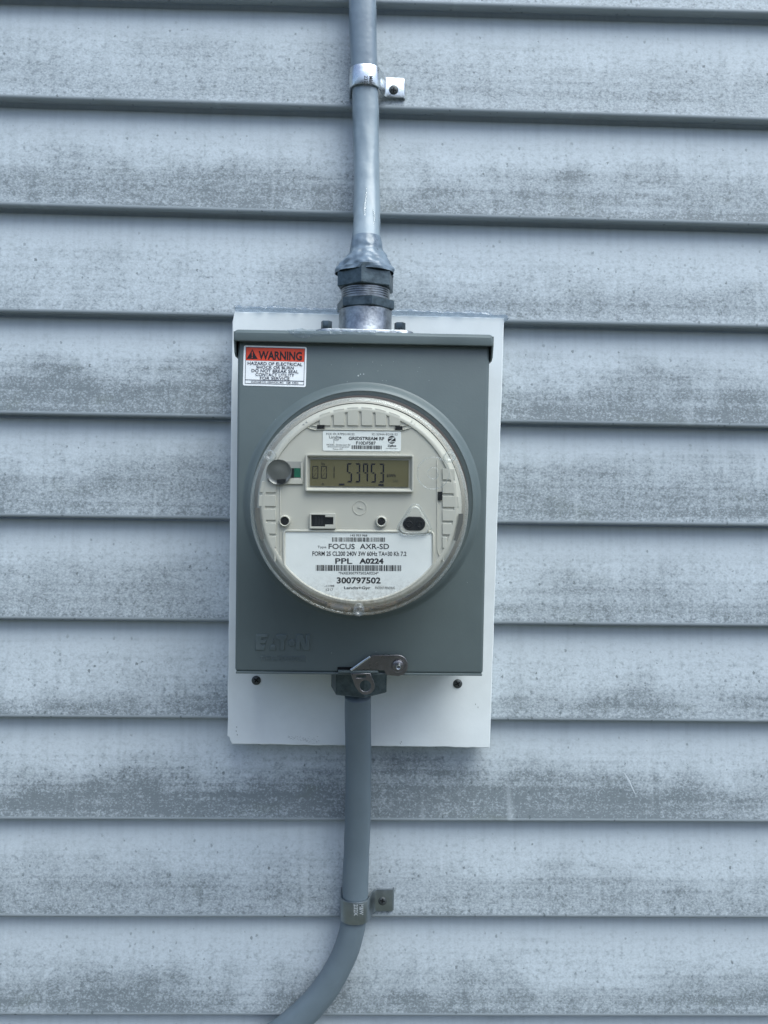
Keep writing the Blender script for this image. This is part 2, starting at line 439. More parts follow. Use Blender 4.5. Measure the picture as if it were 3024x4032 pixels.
# unseen row of trees added to darken reflections and cut off low sky
rows = []
for k in range(61):
    x = -30 + k; top = 4.2 + 2.2 * noise.noise(Vector((k * .23, 1, 0))) + 1.0 * noise.noise(Vector((k * .7, 5, 0)))
    rows.append([(x + .5 * noise.noise(Vector((k, j, 2))), -11 - 1.6 * math.sin(math.pi * j / 14) * -1 + 1.3 * noise.noise(Vector((k * .45, j * .5, 9))), -1.5 + top * j / 14) for j in range(15)])
me = grid_mesh(rows)
bm = bmesh.new(); bm.from_mesh(me)
rl = random.Random(3); vs0 = [v.co.copy() for v in bm.verts]
for _ in range(9000):
    c = rl.choice(vs0) + Vector((rl.uniform(-.6, .6), rl.uniform(-.2, .7), rl.uniform(-.4, .5)))
    u = Vector((rl.gauss(0, 1), rl.gauss(0, 1), rl.gauss(0, 1))).normalized(); w = u.orthogonal().normalized(); s_ = rl.uniform(.10, .22)
    bm.faces.new([bm.verts.new(c + u * s_), bm.verts.new(c + w * s_ * .6), bm.verts.new(c - u * s_), bm.verts.new(c - w * s_ * .6)])
bm.to_mesh(me); bm.free()
trees = link('added_treeline', me, M('dense_foliage', (.040, .060, .028), .8, var=(1.5, .4)))
trees['kind'] = 'stuff'; trees['label'] = 'unseen dense green row of trees added behind the camera to block low sky'; trees['category'] = 'trees'

# ---------------------------------------------------------------- wall of lapped siding
wall = thing('house_wall', 'pale grey weathered house wall of lapped horizontal siding behind the meter', 'wall', (0, 0, -1.4))
SS = 3024 / 1659
LAP_L = [None, 211, 443, 673, 894, 1116, 1338, 1550, 1771, 1981, 2194]
LAP_R = [30, 261, 488, 709, 923, 1137, 1354, 1561, 1777, 1984, 2197]
LY = -.018
lines = []
for l, r in zip(LAP_L, LAP_R):
    zr = W(3024, r * SS, LY); zl = W(0, l * SS, LY) if l else W(0, -16 * SS, LY)
    lines.append((zl, zr))
def zline(i, x):
    k = min(max(i, 0), 10); a, c = lines[k]
    sl = (c.z - a.z) / (c.x - a.x)
    return a.z + sl * (x - a.x) + (k - i) * .0985
WEAR = {-2: (.4, .5), -1: (.45, .5), 0: (.4, .4), 1: (.46, .42), 2: (.82, .52), 3: (.62, .62), 4: (1.0, .46), 5: (.74, .30), 6: (.62, .50), 7: (.90, .66), 8: (1.08, .47), 9: (.62, .55), 10: (.95, .62), 11: (.8, .5), 12: (.5, .5)}   # depth of the wear, height where it starts
# bottom-edge section: rolled lip, crease, return (y, dz above the lap line)
LIP = [(-.0176, .0052), (-.0181, .0034), (-.0182, .0018), (-.0176, .0004), (-.0166, -.0001), (-.0160, .0006), (-.0156, .0016), (-.0148, .0012),
       (-.0080, .0007), (-.0074, .0012), (-.0072, .0080)]
NX = 90; X0, X1 = -1.3, 1.3
for i in range(-2, 13):
    rows = []; hs = []
    xs = [X0 + (X1 - X0) * k / NX for k in range(NX + 1)]
    prof = [(-.0004, -.022, -.1), (-.0012, -.010, -.05)]          # (y, dz from the lap line above, height share)
    section = []
    for x in xs:
        zt = zline(i - 1, x); zb = zline(i, x); col = []
        wv = .0006 * noise.noise(Vector((x * 2.3, i * 3.1, 0))) + .0003 * noise.noise(Vector((x * 7, i * 5.7, 3)))
        col.append((x, -.0004, zt + .022)); col.append((x, -.0010 + wv, zt + .003))
        for t in (.0, .012, .030, .06, .12, .2, .3, .4, .5, .6, .7, .8, .88):
            z = zt + (zb + .0052 - zt) * t
            y = -.0048 - (.0128) * (t ** 1.12)
            bow = .0006 * math.sin(math.pi * t)
            if t < .02: y = -.0012                       # the panel dives behind the lap above
            col.append((x, y + wv * (1 - t * .5) - bow, z))
        wz = .0005 * noise.noise(Vector((x * 3.1, i * 9.3, 7)))
        for y, dz in LIP: col.append((x, y + wv * .5, zb + dz + wz))
        section.append(col)
    me = grid_mesh(section)
    at = me.attributes.new('course_height', 'FLOAT', 'POINT')
    for v in me.vertices:
        x, y, z = v.co; zt = zline(i - 1, x); zb = zline(i, x)
        at.data[v.index].value = max(0, min(1, (zt - z) / (zt - zb)))
    # normals outwards (towards the camera)
    if me.polygons[200].normal.y > 0: me.flip_normals()
    o = link('siding_panel', me, SID, wall, smooth=50)
    o['wear_level'], o['wear_line'] = WEAR[i]; o['wear_seed'] = i * 3.7 + 11.0

# ---------------------------------------------------------------- backer board
YB = -.036
board = thing('backer_board', 'white painted board fixed flat on the siding behind the grey meter box', 'board', tuple(W(1440, 2930, YB)))
def edge(a, b, n, amp, seed):
    out = []
    for k in range(n):
        t = k / n; x = a[0] + (b[0] - a[0]) * t; y = a[1] + (b[1] - a[1]) * t
        q = noise.noise(Vector((t * 14 + seed, seed, 0))) * amp + noise.noise(Vector((t * 55 + seed, seed, 4))) * amp * .5
        dx, dy = b[0] - a[0], b[1] - a[1]; l = math.hypot(dx, dy)
        out.append((x + dy / l * q * (0 if k == 0 else 1), y - dx / l * q * (0 if k == 0 else 1)))
    return out
outl = edge((924, 1226), (1986, 1251), 40, 1.6, 1) + edge((1986, 1251), (1929, 2945), 60, 2.0, 2) + edge((1929, 2945), (912, 2930), 60, 3.2, 3) + \
    [(912, 2930), (905, 2914), (903, 2904), (894, 2898)] + edge((895, 2890), (914, 1240), 60, 2.4, 4)
link('board_panel', plate([outl], YB, .0175, .0009, 2), BOARD, board, smooth=40)

def screw(px, py, y, rpx, mat, parent, slot_turn=10, name='screw'):
    c = W(px, py, y); r = rpx * S(y)
    me = lathe_y([(.0001, y - r * .42), (r * .5, y - r * .40), (r * .8, y - r * .28), (r * .97, y - r * .12), (r, y), (r, y + .001)], c.x, c.z, 28)
    o = link(name, me, mat, parent, smooth=35)
    s = rpx * .55; w = rpx * .13
    yy = y - r * .43
    pl = [(-s, -w), (-w, -w), (-w, -s), (w, -s), (w, -w), (s, -w), (s, w), (w, w), (w, s), (-w, s), (-w, w), (-s, w)]
    pl = rot([(px + a, py + b) for a, b in pl], R(slot_turn), (px, py))
    link('cross_recess_shade', plate([pl], yy, .0003), DARK, o)  # dark plate on the head, coloured for the shade inside a recess
    return o
screw(1009, 2679, YB, 18.5, SCREW, board, 38)
screw(1802, 2692, YB, 18.5, SCREW, board, -28)

# scuffs near the foot of the board
rb = random.Random(11); sl_ = []
for _ in range(60):
    t_ = rb.random(); x_, y_ = 1140 + 110 * t_ + rb.uniform(-12, 12), 2903 + 26 * t_ * rb.random() + rb.uniform(-6, 6); l_ = rb.uniform(2, 7)
    if y_ < 2928: sl_.append([(x_, y_), (x_ + l_, y_ + .8), (x_ + l_ * .9, y_ + 1.8), (x_ + .3, y_ + .9)])
for x_, y_ in ((930, 2860), (928, 2876), (932, 2890), (1578, 2918), (1574, 2924), (1870, 2770), (1880, 2782)): sl_.append([(x_, y_), (x_ + 4, y_ + 1), (x_ + 3, y_ + 7), (x_ + 1, y_ + 5)])
sc_m = link('scuff_marks', plate(sl_, YB - .00012, .0001), M('scuffed_paint', (.36, .385, .38), .7), board); sc_m['kind'] = 'stuff'

# clear caulk along the top edge and right corner of the board
cp = [W(x, y, -.030) for x, y in ((930, 1216), (1010, 1220), (1100, 1222), (1200, 1226), (1320, 1228), (1450, 1232), (1560, 1234), (1660, 1236), (1760, 1240), (1850, 1242), (1930, 1246), (1980, 1250), (1994, 1262))]
bead = sweep(cp, [.0026 + .0012 * random.random() for _ in cp], .0085, 14, .35, 3, lump=.0022)
link('caulk_bead', bead, GEL, board, smooth=180)
for pts_, w in ((((2455, 3040), (2475, 3075), (2502, 3130)), 5.0),):
    pp = []
    for a_, b_ in pts_:
        zz = W(a_, b_, -.012).z; i_ = 0
        while zline(i_, 0) > zz: i_ += 1
        t_ = (zline(i_ - 1, 0) - zz) / .0985
        pp.append(W(a_, b_, -.0048 - .0128 * min(max(t_, 0), 1) ** 1.12 - .0006))
    link('sealant_streak', sweep(pp, [w * S(0) * q for q in ([.2] + [1] * (len(pp) - 2) + [.15])], 0.0002, 10, .5, pts_[0][0], lump=.0001), M('dried_silicone', (.42, .46, .49), .6, spec=.3) if 'dried_silicone' not in bpy.data.materials else bpy.data.materials['dried_silicone'], wall, smooth=180)

# ---------------------------------------------------------------- meter box
YF = -.125
bx = thing('meter_box', 'grey steel electric meter box with round opening, overhanging lid and warning sticker', 'meter box', tuple(W(1415, 2650, -.08)))
xl, xr = -.1072, .0994; zt_, zb_ = .1175, -.1560
bm = bmesh.new(); bmesh.ops.create_cube(bm, size=1)
for v in bm.verts: v.co = Vector((xl if v.co.x < 0 else xr, YF if v.co.y < 0 else YB + .0002, zb_ if v.co.z < 0 else zt_))
ed = [e for e in bm.edges if all(v.co.y == min(w.co.y for w in bm.verts) for v in e.verts) or abs(e.verts[0].co.x - e.verts[1].co.x) < 1e-6 and abs(e.verts[0].co.z - e.verts[1].co.z) < 1e-6]
bmesh.ops.bevel(bm, geom=ed, offset=.0028, segments=4, affect='EDGES', profile=.5)
link('enclosure', from_bm(bm), BOXM, bx, smooth=40)
# thin folded edge along the foot of the cover
link('cover_edge', box_mesh(xl + .001, xr - .001, YF - .0009, YF + .012, zb_ - .0012, zb_ + .0006, .0005), BOXM, bx)
# lid
lx0 = W(919, 1320, -.131).x; lx1 = W(1945, 1340, -.131).x
lz1 = W(1432, 1304, -.131).z; lz0 = W(1432, 1352, -.131).z
sec = [(YB + .0002, lz1 + .0008), (-.1250, lz1 + .0002), (-.1278, lz1 - .0001), (-.1296, lz1 - .0010), (-.1308, lz1 - .0028), (-.1313, lz1 - .0032), (-.1315, lz0 + .0014), (-.1312, lz0 + .0003), (-.1304, lz0), (-.1275, lz0 + .0002), (-.1272, lz0 + .004)]
rows = []
for k, (x, dz, dy) in enumerate(((lx0, -.002, .002), (lx0 + .0012, -.0006, .0006), (lx0 + .003, 0, 0), (lx0 + .08, .0003, 0), (lx1 - .08, 0, .0), (lx1 - .003, 0, 0), (lx1 - .0012, -.0006, .0006), (lx1, -.002, .002))):
    rows.append([(x, y + (dy if y < -.12 else 0), z + (dz if z > lz1 - .004 else 0)) for y, z in sec])
lid = link('lid', grid_mesh(rows), BOXM, bx, smooth=40)
for s, x in ((1, lx0), (-1, lx1)):                 # side skirts of the lid
    pts = [(-.1300, lz1 - .002), (-.1300, lz0 + .001), (-.1265, lz0 - .0085), (-.1215, lz0 - .0110), (YB + .0004, lz0 - .0110), (YB + .0004, lz1 - .0003)]
    bm = bmesh.new()
    a = [bm.verts.new((x, y, z)) for y, z in pts]; b_ = [bm.verts.new((x + s * .0012, y, z)) for y, z in pts]
    bm.faces.new(a); bm.faces.new(b_[::-1])
    for k in range(len(pts)): bm.faces.new((a[k], a[(k + 1) % len(pts)], b_[(k + 1) % len(pts)], b_[k]))
    link('lid_skirt', from_bm(bm), BOXM, lid)
# raised ring pressed into the cover
RCX, RCZ = -.0036, -.0136
prof = []
for k in range(13):
    t = k / 12; u = t + .06 * math.sin(2 * math.pi * t) * -1; prof.append((.0988 - .0080 * t, YF + .0003 - .0070 * u))
prof += [(.0905, YF - .0068), (.0900, YF - .0062), (.0890, YF - .0056), (.0845, YF - .0050), (.0840, YF - .001), (.070, YF + .004)]
link('raised_ring', lathe_y(prof, RCX, RCZ, 160), BOXM, bx, smooth=60)
# side bolts
for x, s, py in ((xl, -1, 1561), (xr, 1, 1568)):
    c = W(1440, py, -.10)
    bm = bmesh.new(); bmesh.ops.create_uvsphere(bm, u_segments=20, v_segments=12, radius=1)
    for v in bm.verts: v.co = Vector((x + s * max(v.co.x * s, 0) * .0026, -.098 + v.co.y * .0048, c.z + v.co.z * .0048))
    link('side_bolt', from_bm(bm), ZINC, bx, smooth=180)

# paint nibs and dust on the cover, too small to pick apart
rs = random.Random(5); polys_ = []
for _ in range(46):
    px, py = rs.uniform(945, 1895), rs.uniform(1365, 2620)
    if rs.random() < .55: px, py = rs.gauss(1430, 150), rs.gauss(1490, 50)
    if math.hypot(px - 1425, py - 1990) < 490 or py < 1365: continue
    polys_.append([(px + rs.uniform(.6, 1.7) * math.cos(a), py + rs.uniform(.6, 1.7) * math.sin(a)) for a in (0, 1.2, 2.5, 3.8, 5.0)])
for q in ((1411, 1479, 3.2), (1419, 1473, 2.2), (1432, 1473, 2.4), (1086, 1652, 2.6)): polys_.append(circ(*q, 8))
sp_ = link('dust_specks', plate(polys_, YF - .0001, .0002), M('pale_specks', (.42, .46, .47), .5), bx); sp_['kind'] = 'stuff'

# warning sticker
YS = YF - .00025; SA = .0265; SP = (1083, 1442)
def z3(x, y): return (880 + x * .36166, 1200 + y * .36166)
def srect(x0, y0, x1, y1, r=0): return rot(rrect(x0, y0, x1, y1, r), SA, SP)
sx0, sy0, sx1, sy1 = 958, 1363, 1206, 1521
stk = link('warning_sticker', plate([srect(sx0, sy0, sx1, sy1, 7)], YS, .0002), STICK, bx)
link('red_panel', plate([srect(sx0 + 9, sy0 + 7, sx1 - 8, sy0 + 59)], YS - .0001, .00008), RED, stk)
def frame(x0, y0, x1, y1, w): return [srect(x0, y0, x1, y1), srect(x0 + w, y0 + w, x1 - w, y1 - w)]
link('border_line', join(plate(frame(sx0 + 8, sy0 + 6, sx1 - 7, sy1 - 8, 1.7), YS - .0002, .00005), plate([srect(sx0 + 8, sy0 + 134, sx1 - 7, sy0 + 136.5)], YS - .0002, .00005)), NAVY, stk)
def tb(s, a, b, y0, y1, bold): return (s, sx0 + a, sy0 + y0, sx0 + b, sy0 + y1, bold)
link('lettering', join(
    text_mesh([tb('WARNING', 59, 230, 20, 54, .03)], YS - .0002, ang=SA, pivot=SP),
    plate([rot([(sx0 + 12, sy0 + 52.5), (sx0 + 34, sy0 + 15), (sx0 + 56, sy0 + 52.5)], SA, SP)], YS - .00025, .00005)), INK, stk)
link('exclamation_mark', join(plate([rot([(sx0 + 32, sy0 + 24), (sx0 + 36, sy0 + 24), (sx0 + 35, sy0 + 42), (sx0 + 33, sy0 + 42)], SA, SP)], YS - .00035, .00005),
     plate([rot(circ(sx0 + 34, sy0 + 47, 2.2, 10), SA, SP)], YS - .00035, .00005)), RED, stk)
link('lettering', text_mesh([
    tb('HAZARD OF ELECTRICAL', 17, 233, 63, 76, .012), tb('SHOCK OR BURN', 51, 199, 78, 90, .012), tb('DO NOT BREAK SEAL', 33, 218, 92, 104.5, .012),
    tb('CONTACT UTILITY', 49, 202, 107, 119, .012), tb('FOR SERVICE', 67, 184, 121, 132.5, .012), tb('DURHAM CO. LEBANON, MO.   22M  X4026', 33, 219, 139, 147, .012)],
    YS - .0002, ang=SA, pivot=SP), NAVY, stk)

# pressed letters at lower left
def z9(x, y): return (880 + x * .36166, 2300 + y * .36166)
g = [[(352, 550), (486, 550), (480, 585), (412, 585), (410, 612), (468, 612), (462, 648), (408, 648), (406, 668), (458, 668), (448, 722), (342, 722)],
     [(535, 598), (548, 598), (552, 640), (530, 640)], [(516, 662), (562, 662), (570, 722), (498, 722)],
     [(572, 550), (690, 550), (688, 600), (668, 612), (664, 722), (608, 722), (618, 612), (572, 600)],
     [(740 + 38 * math.cos(R(a)), 642 + 40 * math.sin(R(a))) for a in range(0, 360, 20)],
     [(790, 550), (865, 550), (895, 640), (898, 550), (940, 550), (938, 722), (865, 722), (838, 640), (832, 722), (780, 722)]]
me = plate([[z9(*p) for p in gl] for gl in g], YF - .0010, .0020, .0008, 3)
link('pressed_lettering', me, BOXM, bx, smooth=60)
x0, y0 = z9(398, 785); x1, y1 = z9(888, 836)
link('pressed_lettering', text_mesh([('TYPE 3R ENCLOSURE', x0, y0, x1, y1, .01)], YF + .0001, ang=.012, extrude=.00035, bevel=.02), BOXM, bx, smooth=60)
# notch, tongue, latch, seal tab at the foot
def z11(x, y): return (1250 + x * .2411, 2500 + y * .2411)
link('notch', plate([[z11(328, 525), z11(640, 525), z11(640, 600), z11(328, 600)]], YF - .0011, .0004), DARK, bx)
link('hasp_tongue', plate([[z11(*p) for p in ((336, 588), (350, 582), (985, 586), (992, 600), (992, 622), (900, 628), (340, 620))]], YF - .0040, .0040, .0005, 2), BOXM, bx, smooth=50)
lv = [(532, 578), (545, 590), (575, 590), (640, 572), (690, 572), (965, 572), (1095, 580), (1105, 620), (1135, 652), (1210, 668), (1320, 676), (1400, 655), (1455, 600), (1476, 530), (1472, 450), (1440, 385), (1390, 345), (1330, 326), (930, 326), (890, 335), (850, 352)]
latch = link('latch', plate([[z11(*p) for p in lv]], YF - .0040, .0014, .0005, 3), STEELD, bx, smooth=60)
pf = [W(*z11(*p), YF - .0046) for p in ((545, 575), (640, 510), (750, 430), (858, 356))]
link('rolled_edge', sweep(pf, .0011, .0011, 10), STEEL, latch, smooth=180)
c = W(*z11(1318, 508), YF - .0046); sc_ = S(YF) * .2411
link('rivet_washer', lathe_y([(.0001, c.y - .0006), (sc_ * 60, c.y - .0006), (sc_ * 92, c.y + .0002), (sc_ * 108, c.y - .0004), (sc_ * 112, c.y + .0004)], c.x, c.z, 40), STEELD, latch, smooth=60)
link('rivet', lathe_y([(.0001, c.y + .001), (sc_ * 18, c.y + .001), (sc_ * 24, c.y - .0032), (sc_ * 34, c.y - .0034), (sc_ * 48, c.y - .0022), (sc_ * 56, c.y)], c.x, c.z - sc_ * 4, 32), STEEL, latch, smooth=50)
tab = [(542, 628), (866, 628), (880, 680), (912, 740), (935, 820), (925, 890), (880, 950), (800, 980), (730, 970), (670, 920), (620, 850), (590, 770), (560, 690)]
tabh = [(782 + 92 * math.cos(R(a)), 832 + 92 * math.sin(R(a))) for a in range(0, 360, 15)]
sl = [(632, 660), (795, 660), (795, 704), (632, 704)]
link('seal_tab', plate([[z11(*p) for p in q] for q in (tab, tabh, sl)], YF - .0052, .0012, .0004, 2), STEELD, bx, smooth=60)

# hub on the lid
HY = -.080
def zf(py, off): return W(1440, py, HY - off).z
fx0, fx1 = W(1236, 1290, -.106).x, W(1634, 1290, -.106).x
lid_z = lz1 + .0008
bm = bmesh.new()
pl = []
for cx, cy, a0 in ((fx1 - .012, -.106 + .012, -90), (fx1 - .012, -.052 - .012, 0), (fx0 + .012, -.052 - .012, 90), (fx0 + .012, -.106 + .012, 180)):
    for k in range(9): a = R(a0 + 90 * k / 8); pl.append((cx + .012 * math.cos(a), cy + .012 * math.sin(a)))
rings = [[(x, y, lid_z + .0002) for x, y in pl], [(x, y, lid_z + .0052) for x, y in pl]]
cxm = sum(p[0] for p in pl) / len(pl); cym = sum(p[1] for p in pl) / len(pl)
rings.append([(cxm + (x - cxm) * .985, cym + (y - cym) * .98, lid_z + .0062) for x, y in pl]); bm.free()
hub = link('hub_flange', grid_mesh(rings, close_u=True, cap=True), ZINC, bx, smooth=40)
hx = W(1438, 1230, HY - .023).x
ztop = zf(1199, .0245) - .0026; zbot = lid_z + .0055
link('hub_collar', lathe_z([(.0236, zbot), (.0236, zbot + .001), (.0232, zbot + .002), (.0232, ztop + .002), (.0215, ztop + .003)], hx, HY, 64), ZINC, hub, smooth=40)
for px, py in ((1286, 1262), (1303, 1266), (1575, 1262), (1597, 1266)):
    yy = -.098 if px in (1286, 1575) else -.060
    p = W(px, 1262, yy)
    me = hex_prism(.0048 if yy < -.08 else .0042, 20, lid_z + .006, lid_z + .0135, p.x, yy, ch=.0004)
    link('hub_bolt', me, ZINCD, hub, smooth=30)
# squeezed sealant under the flange
gp = [Vector((fx0 - .005 + (fx1 - fx0 + .010) * t, -.1075 + .004 * (2 * t - 1) ** 4, lid_z + .0012)) for t in [k / 14 for k in range(15)]]
link('flange_sealant', sweep(gp, [.0022 if 0 < k < 14 else .0005 for k in range(15)], .0045, 12, .3, 9, lump=.0016), GELT, bx, smooth=180)
smear = [z3(*p) for p in ((690, 275), (800, 262), (860, 255), (905, 270), (1240, 262), (1659, 275), (1659, 318), (1300, 322), (1000, 345), (860, 368), (790, 352), (730, 318))]
link('sealant_smear', plate([smear], -.13165, .0004, .00018, 2), clear_mat('smeared_silicone', (.93, .95, .96), .12, .10, 1.45, bump=(260, .0016), hazecol=(.36, .42, .46)), bx, smooth=60)

# ---------------------------------------------------------------- cable connectors
def connector_top():
    p = (hx, HY, ztop)
    t = thing('cable_connector', 'tall zinc cable connector screwed on the hub above the meter box, capped with clear sealant', 'cable connector', p, 'watertight cable connectors')
    z0 = ztop
    link('lock_ring', hex_prism(.0262, 12.5, zf(1199, .0245), zf(1160, .0245), hx, HY, .018), ZINCD, t, smooth=25)
    zth0 = zf(1160, .021); zth1 = zf(1108, .021)
    prof = [(.0205, ztop)]; z = zth0
    while z < zth1 + .004:
        prof += [(.0212, z), (.0212, z + .0007), (.0204, z + .0011), (.0204, z + .0014)]; z += .0019
    link('threaded_body', lathe_z(prof, hx, HY, 64), ZINC, t, smooth=35)
    zn0 = zf(1111, .0255); zn1 = zf(1034, .0255)
    link('gland_nut', hex_prism(.0262, -8, zn0, zn1, hx, HY, .016), ZINCD, t, smooth=25)
    zc = zf(940, .015)
    def dsp(r, z, a):
        k = (zc - z) / (zc - zn1)
        return (.0026 * noise.noise(Vector((math.cos(a) * 1.6, math.sin(a) * 1.6, z * 110))) + .0016 * noise.noise(Vector((math.cos(a) * 4, math.sin(a) * 4, z * 240 + 5)))) * (.35 + k)
    prof = [(.0125, zc + .006), (.0140, zc), (.0150, zc - .006), (.0178, zc - .011), (.0208, zc - .016), (.0232, zc - .020), (.0247, zc - .0235), (.0256, zn1 + .0006), (.0262, zn1 - .0012), (.0262, zn1 - .0035)]
    fine = []
    for (r0, q0), (r1, q1) in zip(prof, prof[1:]):
        for s in range(4): fine.append((r0 + (r1 - r0) * s / 4, q0 + (q1 - q0) * s / 4))
    fine.append(prof[-1])
    link('sealant_cap', lathe_z(fine, hx, HY, 72, dsp), M('grey_silicone', (.15, .20, .25), .34, spec=.5, coat=.35, coatr=.15, var=(60, .25), bump=(90, .0006, 3)), t, smooth=180)
    return zn1, zc
zn1, zc = connector_top()
bxc = W(1411, 2700, HY - .025).x
t = thing('cable_connector', 'dull zinc hexagonal cable connector hanging under the meter box behind the seal tab', 'cable connector', (bxc, HY, zb_), 'watertight cable connectors')
zb1 = W(1411, 2655, HY - .025).z; zb0 = W(1411, 2748, HY - .025).z
link('gland_nut', hex_prism(.0262, 11.4, zb0, zb1, bxc, HY, .0145), ZINCD, t, smooth=25)
link('threaded_body', lathe_z([(.0205, zb_ - .0014), (.0205, zb1 + .0005), (.0200, zb1 - .006)], bxc, HY, 48), ZINCD, t, smooth=35)

# ---------------------------------------------------------------- cables
def path(pts): return [W(x, y, d) for x, y, d in pts]
CY = -.0305
up = path([(1419, -160, CY), (1427, 0, CY), (1430, 160, CY), (1437, 320, CY), (1440, 420, CY), (1441, 520, -.032), (1443, 640, -.036), (1444, 760, -.044), (1444, 860, -.054), (1442, 950, -.068), (1440, 1030, HY)])
t = thing('service_cable', 'pale grey cable smeared with clear sealant, running down into the top of the meter box', 'cable', tuple(up[-1]), 'service entrance cables')
link('jacket', sweep(up[:4], [.0128, .0128, .0127, .0122], .0112, 32, .03, 1, 2.3), M('painted_jacket', (.18, .23, .275), .38, spec=.5, coat=.35, coatr=.15, var=(35, .10), bump=(70, .0007, 3)), t, smooth=180)
link('sealed_jacket', sweep(up[3:], [.0122, .0124, .0122, .0119, .0120, .0122, .0127, .0125], .0112, 40, .05, 2, 2.3, lump=.0005), SEALED, t, smooth=180)
# sealant drips down the jacket
for (ax, ay), (bx_, by), w in (((1440, 740), (1436, 905), 6), ((1470, 820), (1476, 930), 4)):
    pp = []
    for k in range(6):
        q = k / 5; x = ax + (bx_ - ax) * q + 3 * math.sin(q * 7 + ax); y = ay + (by - ay) * q
        d = -.032 - max(0, (y - 520)) / 430 * .036 * ((max(0, y - 520) / 430) ** .5)
        pp.append(W(x, y, d - .0108))
    link('sealant_run', sweep(pp, [w * S(-.05) * v for v in (.2, .8, 1, .9, .7, .2)], .0010, 12, .4, ax, lump=.0004), CLIPM, t, smooth=180)

lo = path([(1409, 2735, HY), (1409, 2830, -.070), (1411, 2950, -.058), (1411, 3080, -.048), (1409, 3200, -.040), (1405, 3330, -.034), (1400, 3450, -.0315), (1398, 3560, -.031), (1390, 3640, CY), (1367, 3730, CY),
           (1326, 3820, CY), (1272, 3905, CY), (1197, 3990, CY), (1112, 4062, CY), (985, 4145, CY)])
t = thing('service_cable', 'plain darker grey cable leaving the foot of the meter box, bending down to the left', 'cable', tuple(lo[0]), 'service entrance cables')
link('jacket', sweep(lo, [.0118, .0119, .0120, .0121, .0123, .0124, .0126, .0125, .0123, .0123, .0125, .0128, .0132, .0134, .0134], .0110, 36, .02, 4, 2.3), CABLE, t, smooth=180)

# ---------------------------------------------------------------- straps
def strap(cpx, cpy, cy, hw, hh_px, tab_px, screw_px, turn, mat, label, scr_mat, letter_mat, lift, letters):
    c = W(cpx, cpy, cy)
    tw = W(tab_px, screw_px[1], -.0195).x
    t = thing('pipe_strap', label, 'strap', tuple(c), 'metal one-hole straps')
    hz = hh_px / 2 * S(cy - .012)
    a = hw + .0006; b = .0118; ycur = cy
    pts = [(c.x - a * 1.02, -.0165), (c.x - a * 1.02, ycur + .003)]
    for k in range(0, 17):
        th = R(180 - 10 * k); ca, sa = math.cos(th), math.sin(th)
        ca = math.copysign(abs(ca) ** (2 / 2.3), ca); sa = sa ** (2 / 2.3) if sa > 1e-9 else 0
        pts.append((c.x + a * ca, ycur - b * sa))
    pts += [(c.x + a + .0010, ycur + .0012), (c.x + a + .0022, ycur + .0050), (c.x + a + .0040, ycur + .0082), (c.x + a + .0062, -.0200), (c.x + a + .0085, -.0196), (tw - .0006, -.0194), (tw, -.0188), (tw + .0002, -.0165)]
    th_ = .0012
    rows = []
    prof = [(-hz, 0), (-hz, th_), (-hz + .0004, th_ + .0002), (hz - .0004, th_ + .0002), (hz, th_), (hz, 0)]
    P = [Vector(p) for p in pts]
    for i, p in enumerate(P):
        tg = (P[min(i + 1, len(P) - 1)] - P[max(i - 1, 0)]).normalized(); nrm = Vector((tg.y, -tg.x))   # outwards
        if nrm.dot(Vector((0, -1))) < 0 and 1 < i < len(P) - 1: nrm = nrm
        row = []
        for dz, o in prof:
            q = p + nrm * o; row.append((q.x, q.y, c.z + dz))
        rows.append(row)
    me = grid_mesh(rows, close_u=True)
    link('strap_band', me, mat, t, smooth=50)
    screw(screw_px[0], screw_px[1], -.0210, screw_px[2], scr_mat, t, turn)
    yy = cy - b - th_ - .0003
    link('stamped_lettering', text_mesh(letters, yy, .0001), letter_mat, t)
    return t
strap(1438, 320, CY, .0128, 76, 1590, (1550, 354, 18), 6, STEEL, 'bright metal strap holding the upper cable to the siding near the top', SCREW, INK, 0,
      [('M&W', 1454, 300, 1468, 340, .01, 90), ('232X', 1434, 298, 1448, 340, .01, 90)])
strap(1399, 3568, -.031, .0126, 92, 1545, (1506, 3548, 17), 12, M('weathered_strap', (.30, .335, .35), .38, metal=1.0, var=(90, .12), bump=(300, .0001, 2)), 'dull metal strap holding the lower cable just above its bend', SCREW, M('stamped_metal', (.42, .45, .46), .4), 0,
      [('M&W', 1415, 3560, 1431, 3602, .02, 90), ('232X', 1393, 3560, 1409, 3606, .02, 90)])

# ---------------------------------------------------------------- electricity meter
MX, MZ = -.0050, -.0153
YC = -.215          # front of the clear cover
YM = -.198          # front of the beige face
mt_ = thing('electricity_meter', 'round glass-fronted electricity meter with digital display plugged into the grey box', 'electricity meter', (MX, YF - .004, MZ))
link('gasket_ring', lathe_y([(.0868, YF - .0042), (.0874, YF - .0055), (.0870, YF - .0075), (.0850, YF - .0080), (.080, YF - .0080)], MX + .0010, MZ + .0012, 128), RUBBER, mt_, smooth=60)
cov = [(.0855, YF - .0082), (.0855, YF - .0105), (.0830, YF - .0120), (.0808, YF - .0145), (.0800, YF - .020), (.0792, YF - .040), (.0782, YF - .065), (.0776, YF - .0800)]
# rounded front corner, then a shallow raised rim and flat front
for k in range(9):
    a = R(90 * k / 8); cov.append((.0731 + .0042 * math.cos(a), YC + .0040 - .0040 * math.sin(a)))
cov += [(.0722, YC + .0002), (.0712, YC + .0010), (.0700, YC + .0012), (.0500, YC + .0010), (.0300, YC + .0009), (.0001, YC + .0009)]
link('clear_cover', lathe_y(cov, MX, MZ, 160), COVER, mt_, smooth=50)
